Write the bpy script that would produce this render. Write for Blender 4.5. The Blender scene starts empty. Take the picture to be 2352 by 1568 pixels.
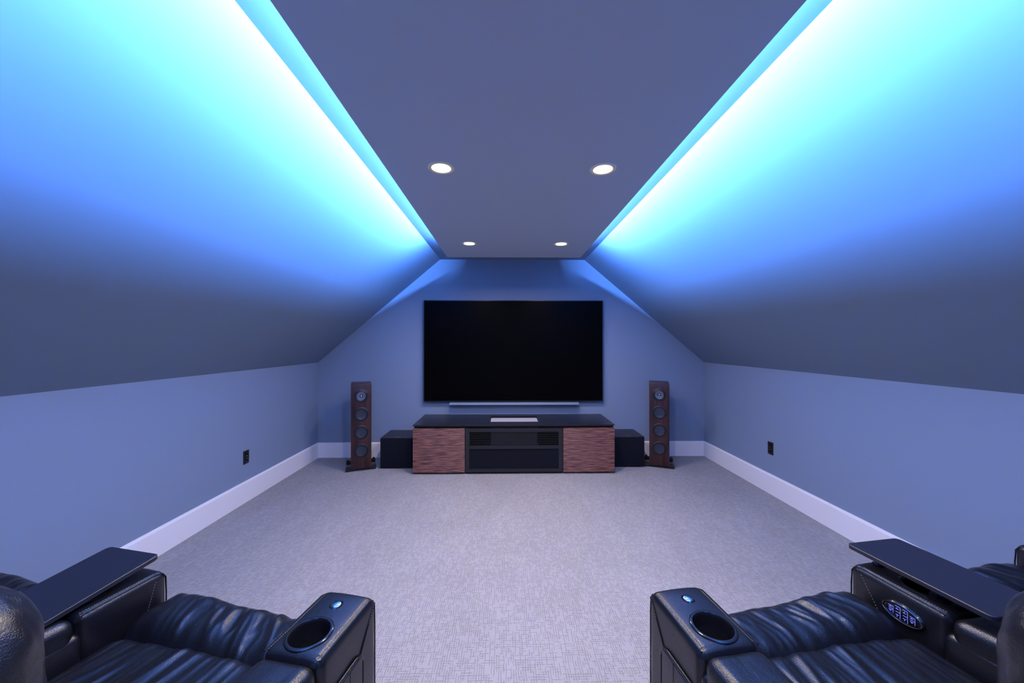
import bpy, bmesh, math, random
from mathutils import Vector, Matrix, noise
random.seed(7)
C = bpy.context.scene.collection
sc = bpy.context.scene
# ------------------------------------------------------------------ camera, world, exposure
cam_d = bpy.data.cameras.new('camera')
cam_d.sensor_width = 36.0
cam_d.lens = 850 * 36 / 2352
cam_d.clip_start = 0.02
cam = bpy.data.objects.new('camera', cam_d)
C.objects.link(cam)
cam.location = (0, 0, 1.4)
cam.rotation_euler = (math.radians(90 + 0.135), 0, -math.atan(14 / 850))
sc.camera = cam
w = bpy.data.worlds.new('world')
sc.world = w
w.use_nodes = True
w.node_tree.nodes['Background'].inputs[0].default_value = (0.02, 0.03, 0.05, 1)
w.node_tree.nodes['Background'].inputs[1].default_value = 0.2
sc.view_settings.view_transform = 'Standard'
sc.view_settings.look = 'None'
sc.view_settings.exposure = 0.0
sc.view_settings.gamma = 1.0
sc.view_settings.use_curve_mapping = False
LED_W, DOWN_W = 850.0, 17.0
LED_COL = (0.120, 0.315, 1.0)
DOWN_COL = (1.0, 0.83, 0.72)

# ------------------------------------------------------------------ materials
def new_mat(name):
    m = bpy.data.materials.new(name)
    m.use_nodes = True
    nt = m.node_tree
    return m, nt, nt.nodes['Principled BSDF']
def N(nt, t, **kw):
    n = nt.nodes.new(t)
    for k, v in kw.items():
        if k in n.inputs.keys(): n.inputs[k].default_value = v
        else: setattr(n, k, v)
    return n
def mat(name, col, rough=.5, metal=0., spec=.5, coat=0., bump=None, emit=None, estr=0.):
    m, nt, b = new_mat(name)
    b.inputs['Base Color'].default_value = (*col, 1)
    b.inputs['Roughness'].default_value = rough
    b.inputs['Metallic'].default_value = metal
    b.inputs['Specular IOR Level'].default_value = spec
    b.inputs['Coat Weight'].default_value = coat
    if emit:
        b.inputs['Emission Color'].default_value = (*emit, 1)
        b.inputs['Emission Strength'].default_value = estr
    if bump:
        sc_, st, dist = bump
        tc = N(nt, 'ShaderNodeTexCoord')
        no = N(nt, 'ShaderNodeTexNoise', Scale=sc_, Detail=5.0)
        bp = N(nt, 'ShaderNodeBump', Strength=st, Distance=dist)
        nt.links.new(tc.outputs['Object'], no.inputs['Vector'])
        nt.links.new(no.outputs[0], bp.inputs['Height'])
        nt.links.new(bp.outputs[0], b.inputs['Normal'])
    return m
M = {}
M['wall'] = mat('wall_paint', (.205, .265, .335), .62, spec=.3, bump=(9, .12, .004))
M['slope'] = mat('slope_paint', (.17, .235, .30), .6, spec=.3, bump=(5, .16, .006))
M['panel'] = mat('panel_paint', (.50, .57, .63), .7, spec=.25, bump=(14, .08, .002))
M['trim'] = mat('white_trim_paint', (.80, .81, .83), .4)
M['black'] = mat('satin_black', (.010, .011, .014), .42)
M['blackmat'] = mat('matt_black', (.006, .007, .009), .8, spec=.2)
M['cloth'] = mat('black_grille_cloth', (.006, .007, .010), .9, spec=.15, bump=(900, .3, .0005))
M['gloss'] = mat('gloss_black', (.006, .007, .009), .12)
M['screen'] = mat('screen_black', (.0015, .0015, .002), .3, spec=.03)
M['silver'] = mat('silver_metal', (.62, .65, .70), .28, metal=1.)
M['chrome'] = mat('chrome', (.42, .46, .52), .16, metal=1.)
M['bluereflect'] = mat('silver_blue_reflection', (.22, .30, .40), .4, metal=.2)  # silver bar with its blue reflection put into the base colour
M['white'] = mat('white_plastic', (.74, .74, .76), .45)
M['tray'] = mat('black_laminate', (.010, .013, .022), .40, bump=(60, .05, .001))
M['stitch'] = mat('grey_stitch', (.13, .14, .16), .55)
M['cone'] = mat('grey_cone', (.035, .042, .055), .36, metal=.3)
M['rubber'] = mat('black_rubber', (.008, .009, .011), .45)
M['plate'] = mat('black_plate', (.012, .012, .013), .35)
M['led'] = mat('led_tape', (.9, .9, .9), .5, emit=LED_COL, estr=4.)
M['lamp'] = mat('lamp_glass', (.9, .9, .9), .5, emit=(1.0, .84, .55), estr=9.)
M['baffle'] = mat('lamp_baffle', (.86, .80, .60), .45)
M['rim'] = mat('lamp_halo', (.9, .8, .5), .5, emit=(1.0, .74, .30), estr=1.3)  # yellow halo around the lamp lens, put in as emission
M['icon'] = mat('icon_glow', (.1, .1, .4), .5, emit=(.16, .20, 1.0), estr=1.3)
M['standtop'] = mat('smoked_top', (.012, .014, .019), .32)

def leather(name, wr):
    m, nt, b = new_mat(name)
    b.inputs['Base Color'].default_value = (.0045, .0055, .008, 1)
    b.inputs['Specular IOR Level'].default_value = .5
    tc = N(nt, 'ShaderNodeTexCoord')
    v = N(nt, 'ShaderNodeTexVoronoi', Scale=420.0)
    nz = N(nt, 'ShaderNodeTexNoise', Scale=26.0, Detail=6.0, Roughness=.62)
    mp = N(nt, 'ShaderNodeMapping')
    mp.inputs['Scale'].default_value = (1.0, .22, 1.0)
    mul = N(nt, 'ShaderNodeMath', operation='MULTIPLY'); mul.inputs[1].default_value = .22
    mul2 = N(nt, 'ShaderNodeMath', operation='MULTIPLY'); mul2.inputs[1].default_value = wr
    add = N(nt, 'ShaderNodeMath', operation='ADD')
    bp = N(nt, 'ShaderNodeBump', Strength=.55, Distance=.0022)
    rr = N(nt, 'ShaderNodeMapRange'); rr.inputs['To Min'].default_value = .22; rr.inputs['To Max'].default_value = .38
    L = nt.links.new
    L(tc.outputs['Object'], mp.inputs['Vector'])
    L(mp.outputs[0], nz.inputs['Vector'])
    L(tc.outputs['Object'], v.inputs['Vector'])
    L(v.outputs['Distance'], mul.inputs[0]); L(nz.outputs[0], mul2.inputs[0])
    L(mul.outputs[0], add.inputs[0]); L(mul2.outputs[0], add.inputs[1])
    L(add.outputs[0], bp.inputs['Height']); L(bp.outputs[0], b.inputs['Normal'])
    L(nz.outputs[0], rr.inputs['Value']); L(rr.outputs[0], b.inputs['Roughness'])
    return m
M['leather'] = leather('black_leather', 1.6)
M['leather_smooth'] = leather('taut_black_leather', .35)

def wood(name, c1, c2, axis_scale, relief, rough):
    m, nt, b = new_mat(name)
    L = nt.links.new
    tc = N(nt, 'ShaderNodeTexCoord')
    mp = N(nt, 'ShaderNodeMapping'); mp.inputs['Scale'].default_value = axis_scale
    nz = N(nt, 'ShaderNodeTexNoise', Scale=1.0, Detail=4.0, Roughness=.55)
    cr = N(nt, 'ShaderNodeValToRGB')
    cr.color_ramp.elements[0].position = .36; cr.color_ramp.elements[0].color = (*c1, 1)
    cr.color_ramp.elements[1].position = .64; cr.color_ramp.elements[1].color = (*c2, 1)
    bp = N(nt, 'ShaderNodeBump', Strength=relief, Distance=.004)
    L(tc.outputs['Object'], mp.inputs['Vector']); L(mp.outputs[0], nz.inputs['Vector'])
    L(nz.outputs[0], cr.inputs[0]); L(cr.outputs[0], b.inputs['Base Color'])
    L(nz.outputs[0], bp.inputs['Height']); L(bp.outputs[0], b.inputs['Normal'])
    b.inputs['Roughness'].default_value = rough
    return m
M['doorwood'] = wood('ribbed_brown_wood', (.045, .014, .010), (.31, .120, .072), (7, 7, 105), .9, .42)
M['towerwood'] = wood('dark_walnut', (.018, .006, .005), (.060, .018, .011), (26, 26, 2.2), .1, .34)

def carpet():
    m, nt, b = new_mat('woven_carpet')
    L = nt.links.new
    geo = N(nt, 'ShaderNodeNewGeometry')
    sp = N(nt, 'ShaderNodeSeparateXYZ'); L(geo.outputs['Position'], sp.inputs[0])
    def mth(op, a, bb=None):
        n = N(nt, 'ShaderNodeMath', operation=op)
        for i, x in enumerate((a, bb)):
            if x is None: continue
            if isinstance(x, (int, float)): n.inputs[i].default_value = x
            else: L(x, n.inputs[i])
        return n.outputs[0]
    wob = N(nt, 'ShaderNodeTexNoise', Scale=30.0, Detail=2.0); L(geo.outputs['Position'], wob.inputs['Vector'])
    wv = mth('MULTIPLY', mth('SUBTRACT', wob.outputs[0], .5), .010)
    X = mth('ADD', sp.outputs[0], wv); Y = mth('ADD', sp.outputs[1], wv)
    def lines(P, Q, pitch, seg, thresh, wid):
        a = mth('DIVIDE', P, pitch); fa = mth('FRACT', a); ia = mth('FLOOR', a)
        q = mth('FLOOR', mth('ADD', mth('DIVIDE', Q, seg), mth('MULTIPLY', ia, .37)))
        cv = N(nt, 'ShaderNodeCombineXYZ'); L(ia, cv.inputs[0]); L(q, cv.inputs[1])
        wn = N(nt, 'ShaderNodeTexWhiteNoise'); L(cv.outputs[0], wn.inputs['Vector'])
        on = mth('LESS_THAN', wn.outputs['Value'], thresh)
        ln = mth('LESS_THAN', fa, wid)
        return mth('MULTIPLY', on, ln)
    v = lines(X, Y, .0105, .030, .62, .26)
    h = lines(Y, X, .0120, .022, .42, .24)
    ln = mth('MAXIMUM', v, h)
    fine = N(nt, 'ShaderNodeTexNoise', Scale=420.0, Detail=2.0); L(geo.outputs['Position'], fine.inputs['Vector'])
    big = N(nt, 'ShaderNodeTexNoise', Scale=1.6, Detail=3.0, Distortion=.6); L(geo.outputs['Position'], big.inputs['Vector'])
    mid = N(nt, 'ShaderNodeTexNoise', Scale=7.0, Detail=3.0)
    mp = N(nt, 'ShaderNodeMapping'); mp.inputs['Scale'].default_value = (1, .35, 1)
    L(geo.outputs['Position'], mp.inputs[0]); L(mp.outputs[0], mid.inputs['Vector'])
    val = mth('ADD', mth('MULTIPLY', mth('SUBTRACT', fine.outputs[0], .5), .55), 1.0)
    val = mth('ADD', val, mth('MULTIPLY', mth('SUBTRACT', big.outputs[0], .5), .22))
    val = mth('ADD', val, mth('MULTIPLY', mth('SUBTRACT', mid.outputs[0], .5), .16))
    val = mth('MULTIPLY', val, mth('SUBTRACT', 1.0, mth('MULTIPLY', ln, .32)))
    mx = N(nt, 'ShaderNodeMix', data_type='RGBA', blend_type='MULTIPLY')
    mx.inputs[0].default_value = 1.0
    mx.inputs[6].default_value = (.34, .325, .305, 1)
    cc = N(nt, 'ShaderNodeCombineColor'); L(val, cc.inputs[0]); L(val, cc.inputs[1]); L(val, cc.inputs[2])
    L(cc.outputs[0], mx.inputs[7]); L(mx.outputs[2], b.inputs['Base Color'])
    b.inputs['Roughness'].default_value = .95
    b.inputs['Specular IOR Level'].default_value = .1
    bp = N(nt, 'ShaderNodeBump', Strength=.6, Distance=.004)
    L(mth('SUBTRACT', fine.outputs[0], ln), bp.inputs['Height']); L(bp.outputs[0], b.inputs['Normal'])
    return m
M['carpet'] = carpet()

# ------------------------------------------------------------------ mesh helpers
class MB:
    def __init__(s): s.v = []; s.f = []
    def add(s, vs, fs, mx=None):
        o = len(s.v)
        s.v += [tuple(mx @ Vector(p)) if mx else tuple(p) for p in vs]
        s.f += [tuple(i + o for i in f) for f in fs]
    def box(s, x0, x1, y0, y1, z0, z1, mx=None):
        vs = [(x, y, z) for x in (x0, x1) for y in (y0, y1) for z in (z0, z1)]
        s.add(vs, [(0, 1, 3, 2), (4, 6, 7, 5), (0, 4, 5, 1), (2, 3, 7, 6), (0, 2, 6, 4), (1, 5, 7, 3)], mx)
        return s
    def prism(s, poly, axis, a0, a1):          # poly in the two other axes
        n = len(poly); vs = []
        for a in (a0, a1):
            for p in poly:
                q = list(p); q.insert(axis, a); vs.append(tuple(q))
        fs = [tuple(range(n)), tuple(range(2 * n - 1, n - 1, -1))]
        fs += [(i, (i + 1) % n, n + (i + 1) % n, n + i) for i in range(n)]
        s.add(vs, fs); return s
    def rbox(s, x0, x1, y0, y1, z0, z1, r, n=(2, 2, 2), rs=3, fn=None):
        def samples(a, b, k):
            rr = min(r, (b - a) / 2 - 1e-4)
            e = [rr * (1 - math.tan(math.pi / 4 * (1 - i / rs))) for i in range(rs)]
            mid = [a + rr + (b - a - 2 * rr) * i / k for i in range(k + 1)]
            return [a + t for t in e] + mid + [b - t for t in reversed(e)]
        A = [samples(x0, x1, n[0]), samples(y0, y1, n[1]), samples(z0, z1, n[2])]
        lo = (x0, y0, z0); hi = (x1, y1, z1)
        rr3 = [min(r, (hi[i] - lo[i]) / 2 - 1e-4) for i in range(3)]
        idx = {}; base = len(s.v)
        def vid(i, j, k):
            key = (i, j, k)
            if key not in idx:
                p = Vector((A[0][i], A[1][j], A[2][k]))
                q = Vector([min(max(p[a], lo[a] + rr3[a]), hi[a] - rr3[a]) for a in range(3)])
                d = Vector([(p[a] - q[a]) / rr3[a] for a in range(3)])
                d.normalize()
                nn = d.copy()
                P = q + Vector([d[a] * rr3[a] for a in range(3)])
                if fn: P = fn(P, nn)
                idx[key] = len(s.v); s.v.append(tuple(P))
            return idx[key]
        L = [len(a) - 1 for a in A]
        for i in range(L[0]):
            for j in range(L[1]):
                s.f.append((vid(i, j, 0), vid(i, j + 1, 0), vid(i + 1, j + 1, 0), vid(i + 1, j, 0)))
                k = L[2]; s.f.append((vid(i, j, k), vid(i + 1, j, k), vid(i + 1, j + 1, k), vid(i, j + 1, k)))
        for i in range(L[0]):
            for k in range(L[2]):
                s.f.append((vid(i, 0, k), vid(i + 1, 0, k), vid(i + 1, 0, k + 1), vid(i, 0, k + 1)))
                j = L[1]; s.f.append((vid(i, j, k), vid(i, j, k + 1), vid(i + 1, j, k + 1), vid(i + 1, j, k)))
        for j in range(L[1]):
            for k in range(L[2]):
                s.f.append((vid(0, j, k), vid(0, j, k + 1), vid(0, j + 1, k + 1), vid(0, j + 1, k)))
                i = L[0]; s.f.append((vid(i, j, k), vid(i, j + 1, k), vid(i, j + 1, k + 1), vid(i, j, k + 1)))
        return s
    def lathe(s, prof, mx=None, seg=40, close=False):   # prof: (r, z) list
        n = len(prof); vs = []
        for i in range(seg):
            a = 2 * math.pi * i / seg
            vs += [(r * math.cos(a), r * math.sin(a), z) for r, z in prof]
        fs = []
        for i in range(seg):
            j = (i + 1) % seg
            for k in range(n - 1 if not close else n):
                k2 = (k + 1) % n
                fs.append((i * n + k, j * n + k, j * n + k2, i * n + k2))
        s.add(vs, fs, mx); return s
    def tube(s, pts, r, seg=6, closed=False):
        P = [Vector(p) for p in pts]; n = len(P); base = len(s.v)
        for i, p in enumerate(P):
            a = P[i - 1] if (i or closed) else p
            b = P[(i + 1) % n] if (i < n - 1 or closed) else p
            t = (b - a).normalized()
            u = t.cross(Vector((0, 0, 1)))
            if u.length < .1: u = t.cross(Vector((1, 0, 0)))
            u.normalize(); w_ = t.cross(u)
            for k in range(seg):
                an = 2 * math.pi * k / seg
                s.v.append(tuple(p + u * r * math.cos(an) + w_ * r * math.sin(an)))
        m_ = n if closed else n - 1
        for i in range(m_):
            j = (i + 1) % n
            for k in range(seg):
                k2 = (k + 1) % seg
                s.f.append((base + i * seg + k, base + i * seg + k2, base + j * seg + k2, base + j * seg + k))
        if not closed:
            s.f.append(tuple(base + k for k in range(seg))); s.f.append(tuple(base + (n - 1) * seg + k for k in reversed(range(seg))))
        return s
    def dashes(s, a, b, r, step=.007, frac=.6):
        a, b = Vector(a), Vector(b); L = (b - a).length; n = max(1, int(L / step))
        for i in range(n):
            s.tube([a.lerp(b, i / n), a.lerp(b, (i + frac) / n)], r, 4)
        return s
    def build(s, name, m, parent=None, smooth=False, angle=40):
        me = bpy.data.meshes.new(name)
        me.from_pydata(s.v, [], s.f)
        bm = bmesh.new(); bm.from_mesh(me)
        bmesh.ops.remove_doubles(bm, verts=bm.verts, dist=1e-6)
        bmesh.ops.recalc_face_normals(bm, faces=bm.faces)
        if smooth:
            for f in bm.faces: f.smooth = True
            for e in bm.edges:
                if len(e.link_faces) == 2 and e.calc_face_angle(0) > math.radians(angle): e.smooth = False
        bm.to_mesh(me); bm.free()
        me.materials.append(m)
        o = bpy.data.objects.new(name, me); C.objects.link(o)
        if parent: o.parent = parent
        return o
def thing(name, label, cat, loc=(0, 0, 0), rz=0, group=None):
    o = bpy.data.objects.new(name, None); C.objects.link(o)
    o.location = loc; o.rotation_euler = (0, 0, rz); o.empty_display_size = .1
    o['label'] = label; o['category'] = cat
    if group: o['group'] = group
    return o
def tag(o, label, cat, group=None):
    o['label'] = label; o['category'] = cat
    if group: o['group'] = group
    return o
def struct(o): o['kind'] = 'structure'; return o
def copy_tree(o, parent=None):
    c = o.copy(); C.objects.link(c)
    if parent: c.parent = parent
    for ch in list(o.children): copy_tree(ch, c)
    return c
def bool_cut(o, cutter):
    par = o.parent; o.parent = None
    md = o.modifiers.new('cut', 'BOOLEAN'); md.operation = 'DIFFERENCE'; md.object = cutter; md.solver = 'EXACT'
    bpy.context.view_layer.update()
    dg = bpy.context.evaluated_depsgraph_get()
    me = bpy.data.meshes.new_from_object(o.evaluated_get(dg))
    o.modifiers.clear(); o.data = me
    bpy.data.objects.remove(cutter); o.parent = par

# ------------------------------------------------------------------ the room
XL, XR, YF, YB = -2.29, 2.455, 4.545, -3.2
XC = (XL + XR) / 2
ZK, ZC, JH = 1.154, 2.415, .8875
JL, JR = XC - JH, XC + JH
T = .1
struct(MB().box(XL - T, XR + T, YB - T, YF + T, -.1, 0).build('floor', M['carpet']))
struct(MB().box(JL - .05, JR + .05, YB - T, YF + T, ZC, ZC + T).build('ceiling', M['slope']))
for nm, x0, x1, j in (('left', XL, XL - T, JL), ('right', XR, XR + T, JR)):
    sgn = -1 if x0 < 0 else 1
    struct(MB().box(min(x0, x1), max(x0, x1), YB - T, YF + T, 0, ZK).build('wall_' + nm, M['wall']))
    poly = [(x0, ZK), (j, ZC), (j, ZC + T), (x1 + sgn * .02, ZK)]
    struct(MB().prism([(p[0], p[1]) for p in poly], 1, YB - T, YF + T).build('ceiling_' + nm, M['slope']))
section = [(XL, 0), (XR, 0), (XR, ZK), (JR, ZC), (JL, ZC), (XL, ZK)]
struct(MB().prism(section, 1, YF, YF + T).build('wall_front', M['wall']))
struct(MB().prism(section, 1, YB - T, YB).build('wall_back', M['wall']))
# baseboards: tall flat board with eased top edge
def board_profile(x, s):
    return [(x, 0), (x + s * .016, 0), (x + s * .016, .168), (x + s * .011, .178), (x, .182)]
struct(MB().prism(board_profile(XL, 1), 1, YB, YF).build('baseboard_left', M['trim']))
struct(MB().prism(board_profile(XR, -1), 1, YB, YF).build('baseboard_right', M['trim']))
struct(MB().prism([(YF - 0, 0), (YF - .016, 0), (YF - .016, .168), (YF - .011, .178), (YF, .182)], 0, XL + .016, XR - .016).build('baseboard_front', M['trim']))
# floating ceiling panel: thin wide slab hung from a narrower core, LED tape along the core
PXL, PXR, PY, PZ = XC - .6825, XC + .6825, 3.79, 2.27
pan = struct(MB().box(PXL, PXR, YB, PY, PZ, PZ + .045).build('ceiling_panel', M['panel']))
MB().box(PXL + .13, PXR - .13, YB, PY - .12, PZ + .045, ZC).build('panel_core', M['blackmat'], pan)
for sgn, px, side in ((-1, PXL + .13, 'left'), (1, PXR - .13, 'right')):
    y0, y1 = -2.9, 3.62
    st = MB().box(min(px, px + sgn * .004), max(px, px + sgn * .004), y0, y1, 2.376, 2.390).build('led_strip', M['led'])
    tag(st, 'blue glowing light tape in the cove above the %s sloping ceiling' % side, 'led strip', 'cove light tapes')
    ld = bpy.data.lights.new('cove_light', 'AREA'); ld.shape = 'RECTANGLE'
    ld.size = y1 - y0; ld.size_y = .016; ld.energy = LED_W; ld.color = LED_COL
    lo = bpy.data.objects.new('cove_light', ld); C.objects.link(lo); lo.parent = st
    lo.location = (px + sgn * .008, (y0 + y1) / 2, 2.383)
    # local -Z is the emitting direction, local X runs along the room
    zax = Vector((-sgn * 1.0, 0, -.30)).normalized(); xax = Vector((0, 1, 0)); yax = zax.cross(xax)
    lo.rotation_euler = Matrix((xax, yax, zax)).transposed().to_euler()

# ------------------------------------------------------------------ recessed downlights
def downlight(x, y, label):
    t = thing('recessed_light', label, 'ceiling light', (x, y, PZ), 0, 'recessed lights in the ceiling panel')
    MB().lathe([(.047, -.001), (.050, -.0035), (.062, -.004), (.066, -.0005), (.066, 0), (.047, 0)], close=True).build('trim_ring', M['baffle'], t, True)
    MB().lathe([(.0001, -.0012), (.047, -.0012), (.047, -.0005), (.0001, -.0005)], seg=40).build('lens', M['lamp'], t)
    MB().lathe([(.0465, -.0016), (.052, -.0036), (.052, -.0030), (.0465, -.0010)], close=True).build('halo_ring', M['rim'], t, True)  # added emissive ring, carries the lens's yellow halo
    ld = bpy.data.lights.new('downlight', 'AREA'); ld.shape = 'DISK'; ld.size = .07; ld.energy = DOWN_W
    ld.color = DOWN_COL; ld.spread = math.radians(165)
    lo = bpy.data.objects.new('downlight', ld); C.objects.link(lo); lo.parent = t; lo.location = (0, 0, -.008)
ly = [3.26, 1.85, .45]
pos = ['in the ceiling panel nearest the screen wall', 'second from the screen wall',
       'directly above the camera, out of frame', 'behind the camera, out of frame']
for i, y in enumerate(ly):
    downlight(XC - .405, y, 'round warm recessed light, left one, ' + pos[i])
    downlight(XC + .405, y, 'round warm recessed light, right one, ' + pos[i])

# ------------------------------------------------------------------ television
tv = thing('television', 'very large black flat screen with thin frame mounted on the far wall', 'television', (.094, 4.49, .683))
MB().box(-1.089, 1.089, .004, .030, 0, 1.228).build('back_panel', M['blackmat'], tv)
fr = MB()
for a in ((-1.089, 1.089, 0, .009), (-1.089, 1.089, 1.219, 1.228)): fr.box(a[0], a[1], -.004, .004, a[2], a[3])
for a in ((-1.089, -1.080), (1.080, 1.089)): fr.box(a[0], a[1], -.004, .004, .009, 1.219)
fr.build('frame', mat('frame_metal', (.035, .04, .05), .3, metal=.6), tv)
MB().box(-1.080, 1.080, 0, .004, .009, 1.219).build('screen', M['screen'], tv)
MB().box(-.40, .40, .030, .054, .35, .80).build('wall_mount', M['blackmat'], tv)
MB().prism([(-.034, -.030), (-.034, -.036), (.050, -.036), (.050, -.001), (.030, -.001)], 0, -.775, .79).build('sound_bar', M['bluereflect'], tv)

# ------------------------------------------------------------------ media console with projector opening
SX0, SX1, SY0, SY1, SZ = -.985, 1.16, 3.935, 4.515, .525
cons = thing('media_console', 'long low black media cabinet with ribbed reddish brown wood doors under the screen', 'cabinet', ((SX0 + SX1) / 2, SY0, 0))
cx = (SX0 + SX1) / 2; hw = (SX1 - SX0) / 2
D1, D2 = -.434 - cx, .609 - cx
dp = SY1 - SY0
b = MB()
b.box(-hw + .01, -hw + .03, .022, dp - .01, .02, .495); b.box(hw - .03, hw - .01, .022, dp - .01, .02, .495)
b.box(D1 - .02, D1, .022, dp - .01, .02, .495); b.box(D2, D2 + .02, .022, dp - .01, .02, .495)
b.box(-hw + .03, hw - .03, .03, dp - .01, .02, .045); b.box(-hw + .03, D1 - .02, dp - .03, dp - .01, .045, .495)
b.box(D2 + .02, hw - .03, dp - .03, dp - .01, .045, .495); b.box(D1, D2, dp - .03, dp - .01, .045, .495)
b.box(-hw + .03, D1 - .02, .03, dp - .03, .48, .495); b.box(D2 + .02, hw - .03, .03, dp - .03, .48, .495)
b.build('body', M['black'], cons)
for x in (-hw + .06, D1 - .05, D2 + .05, hw - .06):
    for y in (.07, dp - .08): MB().box(x - .025, x + .025, y - .025, y + .025, 0, .02).build('foot', M['blackmat'], cons)
MB().box(-hw + .012, hw - .012, .012, dp - .01, .495, .511).build('plinth_rail', M['blackmat'], cons)
# smoked top with rectangular opening
ox0, ox1, oy0, oy1 = -.178 - cx, .366 - cx, 4.085 - SY0, 4.41 - SY0
tp = MB()
tp.box(-hw, ox0, 0, dp, .511, .525); tp.box(ox1, hw, 0, dp, .511, .525)
tp.box(ox0, ox1, 0, oy0, .511, .525); tp.box(ox0, ox1, oy1, dp, .511, .525)
top = tp.build('top', M['standtop'], cons)
# ribbed doors
def door(x0, x1):
    def rib(P, n): return P
    d = MB()
    nz = 74
    xs = [x0 + (x1 - x0) * i / 22 for i in range(23)]; zs = [.022 + (.487 - .022) * k / (nz * 3) for k in range(nz * 3 + 1)]
    vs = []
    for k, z in enumerate(zs):
        for i, x in enumerate(xs):
            ph = noise.noise(Vector((x * 5, z * 26, x0))) * 2.6
            y = -.0028 * (.5 + .5 * math.sin(2 * math.pi * z / .0088 + ph))
            vs.append((x, y, z))
    nx = len(xs); fs = [(k * nx + i, k * nx + i + 1, (k + 1) * nx + i + 1, (k + 1) * nx + i) for k in range(len(zs) - 1) for i in range(nx - 1)]
    d.add(vs, fs)
    d.box(x0, x1, .0005, .018, .022, .487)
    o = d.build('door', M['doorwood'], cons, True, 80)
    o['label'] = 'ribbed reddish brown wood door'
door(-hw, D1 - .003); door(D2 + .003, hw)
# centre bay: framed black flap with louvres above, cloth panel below
fr = MB()
fr.box(D1 + .004, D1 + .047, 0, .018, .022, .487); fr.box(D2 - .047, D2 - .004, 0, .018, .022, .487)
fr.box(D1 + .047, D2 - .047, 0, .018, .022, .058); fr.box(D1 + .047, D2 - .047, 0, .018, .447, .487)
fr.box(D1 + .047, D2 - .047, 0, .018, .268, .300)
fr.build('centre_frame', M['black'], cons)
MB().rbox(D1 + .047, D2 - .047, .007, .017, .058, .268, .003).build('speaker_cloth', M['cloth'], cons)
MB().box(D1 + .047, D2 - .047, .055, .06, .300, .447).build('vent_backing', mat('vent_shadow', (.002, .002, .003), .9, spec=.05), cons)
for i in range(8):
    z = .302 + i * .0185
    s = MB().prism([(.002, z), (.012, z + .004), (.012, z + .0065), (.002, z + .0025)], 0, D1 + .047, D2 - .047)
    s.build('slat', M['black'], cons)
MB().box(D1 + .275, D2 - .275, .013, .016, .300, .447).build('vent_plate', M['black'], cons)
lt = MB()
for s_ in (-1, 1):
    q = Matrix.Translation((hw - .004, .085, .425)) @ Matrix.Rotation(s_ * math.radians(38), 4, 'Y')
    lt.box(.0, .028, -.006, .006, -.005, .005, q)
lt.build('cable_clip', M['blackmat'], cons)
# light coloured projector sunk in the opening
pj = thing('projector', 'pale grey flat projector sunk in the rectangular opening of the cabinet top', 'projector', ((ox0 + ox1) / 2 + cx, (oy0 + oy1) / 2 + SY0, .045))
pw, ph_ = (ox1 - ox0) / 2, (oy1 - oy0) / 2
MB().rbox(-pw + .006, pw - .006, -ph_ + .004, ph_ - .075, 0, .470, .006).build('case', M['white'], pj, True)
MB().box(-pw + .012, pw - .012, -ph_ + .010, ph_ - .080, .470, .4715).build('top_glass', mat('grey_top', (.50, .50, .52), .3), pj)
MB().rbox(-pw + .02, pw - .02, ph_ - .073, ph_ - .01, 0, .38, .004).build('lens_bay', M['blackmat'], pj, True)

# ------------------------------------------------------------------ subwoofers
def subwoofer(x0, x1, y, label):
    xm = (x0 + x1) / 2; h = .344; wd = (x1 - x0) / 2
    t = thing('subwoofer', label, 'speaker', (xm, y, 0), 0, 'subwoofer cubes beside the cabinet')
    MB().rbox(-wd, wd, .012, .375, .012, h, .008).build('cabinet', mat('sub_black', (.020, .022, .030), .5), t, True)
    MB().rbox(-wd + .002, wd - .002, 0, .014, .014, h - .004, .006).build('front_grille', M['cloth'], t, True)
    for sx in (-1, 1):
        for yy in (.05, .33):
            MB().lathe([(.0001, 0), (.016, 0), (.018, .012), (.0001, .012)], Matrix.Translation((sx * (wd - .05), yy, 0)), 16).build('foot', M['rubber'], t)
    cu = bpy.data.curves.new('logo', 'FONT'); cu.body = 'KUBE'; cu.size = .021; cu.align_x = 'CENTER'; cu.extrude = .0004
    cu.space_character = 1.15
    o = bpy.data.objects.new('logo', cu); C.objects.link(o)
    dg = bpy.context.evaluated_depsgraph_get(); me = bpy.data.meshes.new_from_object(o.evaluated_get(dg))
    bpy.data.objects.remove(o)
    me.materials.clear(); me.materials.append(mat('logo_grey', (.16, .17, .19), .4))
    lo = bpy.data.objects.new('logo', me); C.objects.link(lo); lo.parent = t; lo.location = (0, .035, h + .0006)
subwoofer(-1.392, -1.035, 4.118, 'black cube subwoofer left of the cabinet, between it and the left tower speaker')
subwoofer(1.212, 1.556, 4.125, 'black cube subwoofer right of the cabinet, between it and the right tower speaker')

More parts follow.
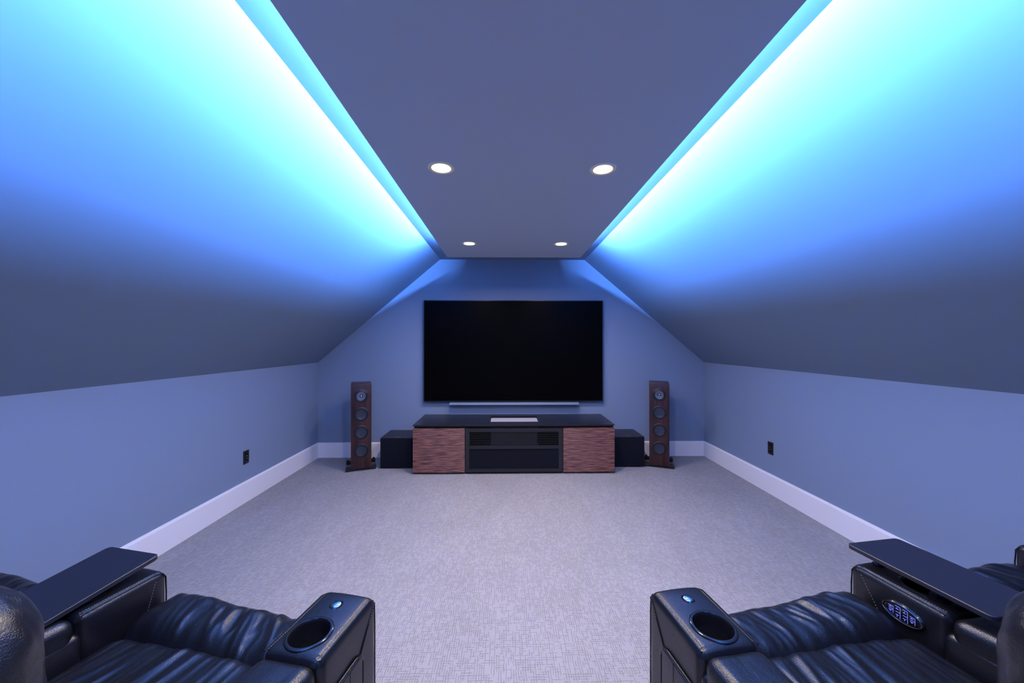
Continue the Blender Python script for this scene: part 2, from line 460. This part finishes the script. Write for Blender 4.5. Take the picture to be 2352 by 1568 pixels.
# ------------------------------------------------------------------ tower speakers (front face towards local -y)
def tower(cxf, cyf, rz, label):
    W2, D2_, z0, z1 = .1035, .145, .034, .947
    n = Vector((math.sin(rz), -math.cos(rz), 0))
    c = Vector((cxf, cyf, 0)) - n * D2_
    t = thing('tower_speaker', label, 'speaker', (c.x, c.y, 0), rz, 'tower speakers flanking the screen')
    MB().rbox(-W2, W2, -D2_, D2_, z0, z1, .004, rs=2).build('cabinet', M['towerwood'], t, True)
    H = z1 - z0
    for i, fz in enumerate((.142, .360, .575, .794)):
        z = z1 - H * fz
        mx = Matrix.Translation((0, -D2_, z)) @ Matrix.Rotation(math.radians(90), 4, 'X')   # local z -> -y (outwards)
        r = .075 if i else .071
        d = MB().lathe([(r, -.001), (r, .003), (r - .003, .0055), (r - .009, .0055), (r - .012, .002), (r - .012, -.001)], mx, close=True).build('driver', M['rubber'], t, True)
        if i == 0:
            MB().lathe([(.0585, .002), (.052, .005), (.046, .0022), (.046, -.001)], mx).build('surround', M['rubber'], d, True)
            MB().lathe([(.0455, .0035), (.030, -.002 + .0035), (.017, .0008), (.0165, .0006)], mx).build('cone', mat('pale_cone', (.13, .15, .19), .3, metal=.5), d, True)
            MB().lathe([(.0165, .0008), (.013, .0025), (.0125, .001)], mx).build('tweeter_throat', M['blackmat'], d, True)
            MB().lathe([(.0095, .001), (.0085, .005), (.005, .0078), (.0001, .0088)], mx).build('tweeter_dome', M['silver'], d, True)
            MB().lathe([(.0001, .0004), (.059, .0004)], mx).build('backing', M['blackmat'], d, True)
        else:
            MB().lathe([(.0635, .001), (.0615, .0055), (.056, .0065), (.0515, .004), (.051, .001)], mx).build('surround', M['rubber'], d, True)
            MB().lathe([(.0515, .0045), (.040, .002), (.024, .0005), (.0001, .0001)], mx).build('cone', M['cone'], d, True)
    MB().rbox(-W2 + .012, W2 - .012, -D2_ + .012, D2_ - .012, .018, z0 + .001, .004).build('plinth', M['black'], t)
    for sx in (-1, 1):
        for y in (-.112, .135):
            a = MB()
            x0, x1 = (W2 - .03) * sx, (W2 + .052) * sx
            a.prism([(x0, .012), (x0, .034), (sx * (W2 + .004), .040), (x1 - sx * .012, .048), (x1, .040), (x1, .010)], 1, y - .017, y + .017)
            f = a.build('foot', M['black'], t)
            MB().lathe([(.0001, 0), (.006, .001), (.015, .004), (.016, .014), (.0001, .014)], Matrix.Translation((sx * (W2 + .034), y, 0)), 18).build('foot_pad', M['rubber'], f, True)
            MB().lathe([(.0001, .058), (.010, .058), (.012, .055), (.012, .044), (.0001, .044)], Matrix.Translation((sx * (W2 + .034), y, 0)), 18).build('knob', M['rubber'], f, True)
tower(-1.572, 4.050, math.radians(21.5), 'tall walnut tower speaker with four round drivers, left of the screen')
tower(1.7055, 4.090, math.radians(-21.0), 'tall walnut tower speaker with four round drivers, right of the screen')

# ------------------------------------------------------------------ wall outlets
def outlet(x, y, z, s, label):
    t = thing('wall_outlet', label, 'outlet', (x, y, z), 0, 'black wall outlets')
    MB().rbox(min(0, s * .006), max(0, s * .006), -.035, .035, -.0575, .0575, .0028, rs=2).build('cover_plate', M['plate'], t, True)
    for zz in (.021, -.021):
        f = MB().rbox(min(s * .005, s * .0085), max(s * .005, s * .0085), -.0165, .0165, zz - .0155, zz + .0155, .0016, rs=2).build('socket', M['gloss'], t, True)
        MB().box(min(s * .0085, s * .0088), max(s * .0085, s * .0088), -.0065, -.0045, zz - .002, zz + .007).box(min(s * .0085, s * .0088), max(s * .0085, s * .0088), .0045, .0065, zz - .002, zz + .007).build('slots', M['blackmat'], f)
    for zz in (.012, -.012):
        MB().lathe([(.0001, .0012), (.0016, .0012), (.0026, 0), (.0001, 0)], Matrix.Translation((s * .0085, 0, zz)) @ Matrix.Rotation(s * math.pi / 2, 4, 'Y'), 12).build('screw', M['silver'], t)
outlet(XL, 3.299, .391, 1, 'black rectangular wall outlet on the left wall')
outlet(XR, 3.392, .420, -1, 'black rectangular wall outlet on the right wall')

# ------------------------------------------------------------------ recliners
# chair frame: u across (m*u: towards the aisle), v forward, z up
def wrinkle(seed, amp, freq=15., fan=.0):
    def f(P, n, v0, v1):
        t = (P.y - v0) / (v1 - v0)
        u = P.x
        uu = u * freq + .55 * math.sin(t * 2.2 + seed) + u * fan * t
        a = noise.noise(Vector((uu, t * 1.1 + seed, seed * 3.1)))
        b_ = noise.noise(Vector((uu * 2.3 + 5, t * 1.8, seed * 1.7)))
        r = (1 - abs(a) * 2.4)
        r2 = (1 - abs(b_) * 2.2)
        env = .45 + .55 * noise.noise(Vector((u * 5 + seed, t * 2, 9.)))
        return amp * (r * .75 + r2 * .38) * (env + .25)
    return f
HS = .284
def seat_cushion(m, par):
    wf = wrinkle(2.3, .0125, 12, 5.)
    y0, y1 = .34, .828
    def fn(P, n):
        P = P.copy()
        k = 1 - (P.x / HS) ** 2
        up = max(0, n.z)
        if P.z > .46: P.z += up * (.016 * k + wf(P, n, y0, y1) * min(1, k * 2.5))
        return P
    return MB().rbox(-HS + .002, HS - .002, y0, y1, .36, .568, .045, n=(110, 40, 3), rs=5, fn=fn).build('seat_cushion', M['leather'], par, True, 80)
def front_cushion(m, par):
    wf = wrinkle(5.1, .0108, 16)
    y0, y1 = .806, .990
    def fn(P, n):
        P = P.copy()
        k = 1 - (P.x / HS) ** 2
        up = max(0, n.z)
        t = (P.y - y0) / (y1 - y0)
        if P.z > .43: P.z += up * (.012 * k + .010 * math.sin(math.pi * min(1, max(0, t))) + wf(P, n, y0, y1) * min(1, k * 2.5) + .028 * math.exp(-((-m * P.x - .17) / .12) ** 2) - .010)
        if n.y > .2: P.y += .010 * k * n.y
        return P
    return MB().rbox(-HS + .002, HS - .002, y0, y1, .36, .578, .062, n=(110, 22, 3), rs=7, fn=fn).build('front_cushion', M['leather'], par, True, 80)
def backrest(m, par, bs=0.):
    def fn(P, n):
        P = P.copy()
        # large round shoulders
        s = max(0, (P.z - .88) / .155); cxn = P.x / .279
        P.x *= 1 - .08 * s ** 2
        w_ = noise.noise(Vector((P.x * 30 + P.z * 12, P.y * 12, P.z * 16))) + .5 * noise.noise(Vector((P.x * 70, P.y * 60, P.z * 30)))
        return P + n * (.0032 * w_)
    o = MB().rbox(-.279, .279, .212, .436, .42, 1.062, .108, n=(60, 6, 50), rs=12, fn=fn).build('backrest', M['leather'], par, True, 80)
    # stitched border of the rear panel
    pts = []
    for i in range(33):
        a = math.pi * i / 32
        pts.append((.17 * math.copysign(abs(math.cos(a)) ** .55, math.cos(a)), .219, .80 + .155 * math.sin(a) ** .6))
    path = [(.182, .222, .50)] + pts + [(-.182, .222, .50)]
    MB().tube(path, .0055, 8).build('rear_welt', M['leather_smooth'], o, True)
    st = MB()
    for q in range(len(path) - 1): st.dashes(Vector(path[q]) * 1 + Vector((0, -.004, 0)), Vector(path[q + 1]) + Vector((0, -.004, 0)), .0016, .009, .5)
    st.build('stitching', M['stitch'], o)['kind'] = 'stuff'
    # puffed head pillow on the front side
    def fp(P, n):
        P = P.copy(); return P + n * .004 * noise.noise(P * 14)
    MB().rbox(-.19, .19, .35, .446, .80, .965, .045, n=(10, 3, 6), rs=5, fn=fp).build('head_pillow', M['leather'], o, True, 80)
    MB().rbox(-.225, .225, .33, .43, .52, .80, .045, n=(10, 3, 6), rs=5).build('lumbar_pad', M['leather'], o, True, 80)
    return o
def smooth_leather(P, n):
    return P + n * (.0012 * noise.noise(P * 9))
def armrest(m, par, u0, u1, kind, ext=0.):
    """kind 'aisle' (cup holder, button, outer side panel), 'console' (between two seats), 'outer'"""
    ua, ub = min(u0, u1) , max(u0, u1)
    uc = (ua + ub) / 2
    VF, VS = .962 + ext, .745
    def crown(P, n):
        P = P.copy()
        if n.z > .5: P.z += .004 * (1 - ((P.x - uc) / ((ub - ua) / 2)) ** 2)
        if P.y > VF - .05: P.z -= .005 * max(0, (P.y - (VF - .05)) / .05) ** 2 * (1 if P.z > .6 else 0)
        return P + n * (.001 * noise.noise(P * 11))
    fb = MB().rbox(ua, ub, VS, VF, .045, .670, .022, n=(10, 14, 20), rs=5, fn=crown)
    arm = fb.build('armrest', M['leather_smooth'], par, True, 60)
    cu, cv = uc - math.copysign(.003, uc), .812 + (ext if kind == 'console' else 0)
    bv = .914 + (1.5 * ext if kind == 'console' else 0)
    has_cup = kind in ('aisle', 'console')
    if has_cup:
        cut = MB().prism([(cu + .0475 * math.cos(math.pi * i / 24), cv + .0475 * math.sin(math.pi * i / 24)) for i in range(48)], 2, .56, .72).build('cutter', M['black'])
        bool_cut(arm, cut)
    rb = MB().rbox(ua, ub, .13, VS + .015, .045, .625, .022, n=(4, 10, 8), rs=4, fn=smooth_leather)
    rear = rb.build('arm_body', M['leather_smooth'], arm, True, 60)
    def padf(P, n):
        P = P.copy()
        t = (P.y - .16) / .58
        if n.z > .1: P.z += .012 * math.sin(math.pi * max(0, min(1, t))) * n.z
        return P + n * (.0016 * noise.noise(P * 16))
    MB().rbox(ua + .002, ub - .002, VS - .595, VS + .003, .585, .670, .030, n=(14, 30, 2), rs=6, fn=padf).build('arm_pad', M['leather'], arm, True, 80)
    # welts and stitches along the top edges
    wl = MB(); st = MB()
    for x, sx in ((ua + .006, -1), (ub - .006, 1)):
        pts = [(x, VS + .006, .6672), (x, VF - .030, .6665), (x, VF - .012, .660), (x, VF - .003, .645), (x, VF - .001, .60), (x, VF, .12)]
        wl.tube(pts, .0023, 6)
        st.dashes((x - sx * .008, VS + .01, .6712), (x - sx * .008, VF - .03, .6695), .0007, .006, .55)
        wl.tube([(x, .17, .640), (x, VS - .03, .640)], .0023, 6)
    wl.build('welt', M['leather_smooth'], arm, True)
    inner = ua if kind == 'aisle' else ub
    st.dashes((ua + .02, VF - .018, .6668), (ub - .02, VF - .018, .6668), .0007, .006, .55)
    if has_cup:
        mx = Matrix.Translation((cu, cv, .671))
        MB().lathe([(.0475, -.075), (.0475, -.002), (.055, -.0005), (.0565, .0015), (.0555, .0040), (.0520, .0058), (.0480, .0052), (.0458, .002), (.0450, -.004), (.0440, -.075)], mx, 64, close=True).build('cup_holder', M['gloss'], arm, True)
        MB().lathe([(.0001, -.072), (.0445, -.072), (.0445, -.076), (.0001, -.076)], mx, 48).build('cup_floor', M['black'], arm)
        bu = MB().lathe([(.0001, .0065), (.010, .0062), (.0135, .0048), (.0150, .0022), (.0155, .0)], Matrix.Translation((cu + (.0 if kind == 'aisle' else math.copysign(-.03, cu) * 0), bv, .6725)), 40)
        o = bu.build('recline_button', M['chrome'], arm, True)
        o['label'] = 'round chrome button'
        MB().lathe([(.0150, .003), (.0180, .0015), (.0185, -.002), (.0150, -.002)], Matrix.Translation((cu, bv, .6725)), 40).build('button_ring', M['gloss'], arm, True)
    if kind == 'aisle':
        so = ub if m > 0 else ua      # outer face
        so = ub if abs(ub) > abs(ua) else ua
        sg = 1 if so > 0 else -1
        def pf(P, n):
            return P
        MB().rbox(min(so - sg * .004, so + sg * .007), max(so - sg * .004, so + sg * .007), .17, .900, .14, .565, .0052, n=(2, 8, 8), rs=4).build('side_panel', M['leather_smooth'], arm, True, 60)
        w2 = MB()
        r_ = .035; x = so + sg * .0035
        pts = [(x, .905, .12)] + [(x, .905 - r_ + r_ * math.cos(a), .570 - r_ + r_ * math.sin(a)) for a in [math.pi / 2 * i / 8 for i in range(9)]] + [(x, .17, .570)]
        w2.tube(pts, .0032, 8)
        x = so + sg * .0012
        w2.tube([(x, VF - .012, .655), (x, .93, .61), (x, .897, .563)], .0018, 6)
        w2.tube([(x + sg * .003, .845, .14), (x + sg * .006, .845, .562)], .0012, 6)
        w2.build('side_welt', M['leather_smooth'], arm, True)
        st.dashes((x + sg * .0006, VF - .020, .650), (x + sg * .0006, .905, .575), .0009, .006, .5)
    if kind == 'console':
        si = ub if abs(ub) < abs(ua) else ua
        sg = 1 if si > ua + .01 else -1
        st.dashes((si + sg * .0006, VF - .035, .650), (si + sg * .0006, .90, .555), .0009, .0075, .5)
    st.build('stitching', M['stitch'], arm)['kind'] = 'stuff'
    return arm
def base(par):
    def w1(P, n): return P
    MB().rbox(-HS + .002, HS - .002, .16, .93, .05, .37, .02, n=(4, 4, 4), rs=3).build('base', M['leather_smooth'], par, True, 60)
    MB().rbox(-HS + .004, HS - .004, .925, .972, .09, .44, .022, n=(10, 2, 8), rs=4).build('footrest', M['leather_smooth'], par, True, 60)
    MB().box(-HS + .03, HS - .03, .2, .88, 0, .05).build('floor_frame', M['blackmat'], par)

def recliner(loc, rz, m, label, wall_label, gap, dv_wall=0.0, ext=0., bs=0., osh=0.):
    t = thing('recliner', label, 'recliner', loc, rz, 'black leather theatre recliners')
    seat_cushion(m, t); front_cushion(m, t); backrest(m, t).location = (m * bs, bs * .5, 0); base(t)
    armrest(m, t, m * HS, m * (HS + .162), 'aisle', .016)
    armrest(m, t, -m * HS, -m * (HS + gap), 'console', ext)
    off = Matrix.Rotation(rz, 4, 'Z') @ Vector((-m * (2 * HS + gap + .004), dv_wall, 0))
    t2 = thing('recliner', wall_label, 'recliner', (loc[0] + off.x, loc[1] + off.y, 0), rz, 'black leather theatre recliners')
    for ch in list(t.children):
        if ch.name.split('.')[0] in ('seat_cushion', 'front_cushion', 'backrest', 'base', 'footrest', 'floor_frame'):
            copy_tree(ch, t2)
    armrest(m, t2, -m * (HS - osh), -m * (HS + .155 - osh), 'outer')
    return t
ra = math.radians(-12.0)
recL = recliner((-1.036 * math.cos(ra), -1.036 * math.sin(ra), 0), ra, 1,
                'black leather recliner left of the aisle with cup holder in its aisle armrest',
                'black leather recliner against the left wall, mostly hidden behind the left tray table', .200, -.04)
rb_ = math.radians(8.5)
s0 = 1.026
recR = recliner((s0 * math.cos(rb_) - .04 * math.sin(rb_), s0 * math.sin(rb_) + .04 * math.cos(rb_), 0), rb_, -1,
                'black leather recliner right of the aisle with glowing control panel beside its seat',
                'black leather recliner against the right wall, mostly hidden behind the right tray table', .158, .03, .03, -.036, .018)

# glowing oval control panel on the console side of the right recliner (seat side face at u = +HS for m = -1)
cp = MB()
pc = Vector((HS + .0, .843, .605))
def oval(a, b_, x, n=40, skew=0.): return [(x, pc.y + a * math.cos(2 * math.pi * i / n), pc.z + b_ * math.sin(2 * math.pi * i / n)) for i in range(n)]
def oval_body(rings):
    mb = MB(); n = 40; vs = []
    for a, b_, x in rings: vs += oval(a, b_, x, n)
    fs = [(k * n + i, k * n + (i + 1) % n, (k + 1) * n + (i + 1) % n, (k + 1) * n + i) for k in range(len(rings) - 1) for i in range(n)]
    fs.append(tuple((len(rings) - 1) * n + i for i in range(n)))
    mb.add(vs, fs); return mb
bz = oval_body([(.0525, .0275, pc.x + .003), (.0515, .0265, pc.x - .005), (.0480, .0235, pc.x - .008)]).build('control_panel', M['gloss'], recR, True, 50)
bz['label'] = 'oval black control panel with glowing blue symbols'
MB().tube(oval(.0475, .0230, pc.x - .0085), .0013, 8, closed=True).build('rim', M['chrome'], bz, True)
ic = MB(); X = pc.x - .0092
def seg(a, b_, wd=.0009):
    a = (a[0] * .86, a[1] * .78); b_ = (b_[0] * .86, b_[1] * .78)
    ic.tube([(X, pc.y + a[0], pc.z + a[1]), (X, pc.y + b_[0], pc.z + b_[1])], wd * .5, 4)
# four columns of symbols (local y grows towards the screen)
for c0, h in ((.030, .012), (.010, .021), (-.011, .021), (-.031, .012)):
    seg((c0 - .007, h), (c0 - .007, -h))
    seg((c0 + .007, h), (c0 - .007, h)); seg((c0 + .006, 0), (c0 - .007, 0))
    seg((c0 + .006, h * .5), (c0 - .003, h * .5)); seg((c0 + .006, -h * .5), (c0 - .003, -h * .5))
    seg((c0 + .002, h * .72), (c0 + .001, h * .70), .0022); seg((c0 + .002, -h * .75), (c0 + .001, -h * .72), .0022)
ic.build('symbols', M['icon'], bz)

# tray tables: thin laminate top on a short swivel post dropped in the console cup holder
def tray(near, yaw, pitch, roll, w_, L, side, m, post, label, ph=.030):
    t = thing('tray_table', label, 'tray table', near, 0, 'black tray tables on the consoles')
    t.rotation_euler = (0, 0, 0)
    f = Vector((math.sin(yaw) * math.cos(pitch), math.cos(yaw) * math.cos(pitch), math.sin(pitch)))
    r = Vector((math.cos(yaw), -math.sin(yaw), 0)); u = r.cross(f)
    r2 = r * math.cos(roll) + u * math.sin(roll); u2 = r2.cross(f)
    mx = Matrix((r2, f, u2)).transposed().to_4x4()
    # near front corner at the origin; board runs across by side*w_ and back by L
    xa, xb = (0, side * w_) if side > 0 else (side * w_, 0)
    def rnd(P, n): return P
    pts = []; R_ = .014
    for cx_, cy_, a0 in ((xb - R_, -R_, 0), (xa + R_, -R_, 90), (xa + R_, -L + R_, 180), (xb - R_, -L + R_, 270)):
        for k in range(6):
            a = math.radians(a0 + 90 * k / 5); pts.append((cx_ + R_ * math.cos(a), cy_ + R_ * math.sin(a)))
    mb = MB(); n = len(pts); vs = []
    for z, ins in ((-.014, .0015), (-.0125, 0), (-.0015, 0), (0, .0015)):
        cxm = (xa + xb) / 2; cym = -L / 2
        for p in pts:
            vs.append((p[0] - math.copysign(ins, p[0] - cxm), p[1] - math.copysign(ins, p[1] - cym), z))
    fs = [(k * n + i, k * n + (i + 1) % n, (k + 1) * n + (i + 1) % n, (k + 1) * n + i) for k in range(3) for i in range(n)]
    fs += [tuple(range(n)), tuple(3 * n + i for i in range(n))]
    mb.add(vs, fs, mx); mb.build('tabletop', M['tray'], t)
    po = Vector(post) - Vector(near)
    MB().lathe([(.0001, -.075), (.020, -.075), (.020, -.010), (.030, -.006), (.030, .0), (.014, .002), (.014, ph), (.0001, ph)], Matrix.Translation((po.x, po.y, po.z)), 32).build('swivel_post', M['black'], t, True)
    return t
def chair_pt(rec_loc, rz, u, v, z):
    p = Matrix.Rotation(rz, 4, 'Z') @ Vector((u, v, 0)); return (rec_loc[0] + p.x, rec_loc[1] + p.y, z)
tray((-1.1131, 1.2098, .72), math.radians(13.26), math.radians(6.98), 0, .215, .36, -1, 1,
     chair_pt(recL.location, ra, -(HS + .095), .80, .672), 'black tray table on the console of the left seats, in front of the left wall', .012)
tray((1.154, 1.237, .72), math.radians(-8.6), 0, 0, .208, .345, 1, -1,
     chair_pt(recR.location, rb_, HS + .079, .80, .672), 'black tray table on the console of the right seats, in front of the right wall')
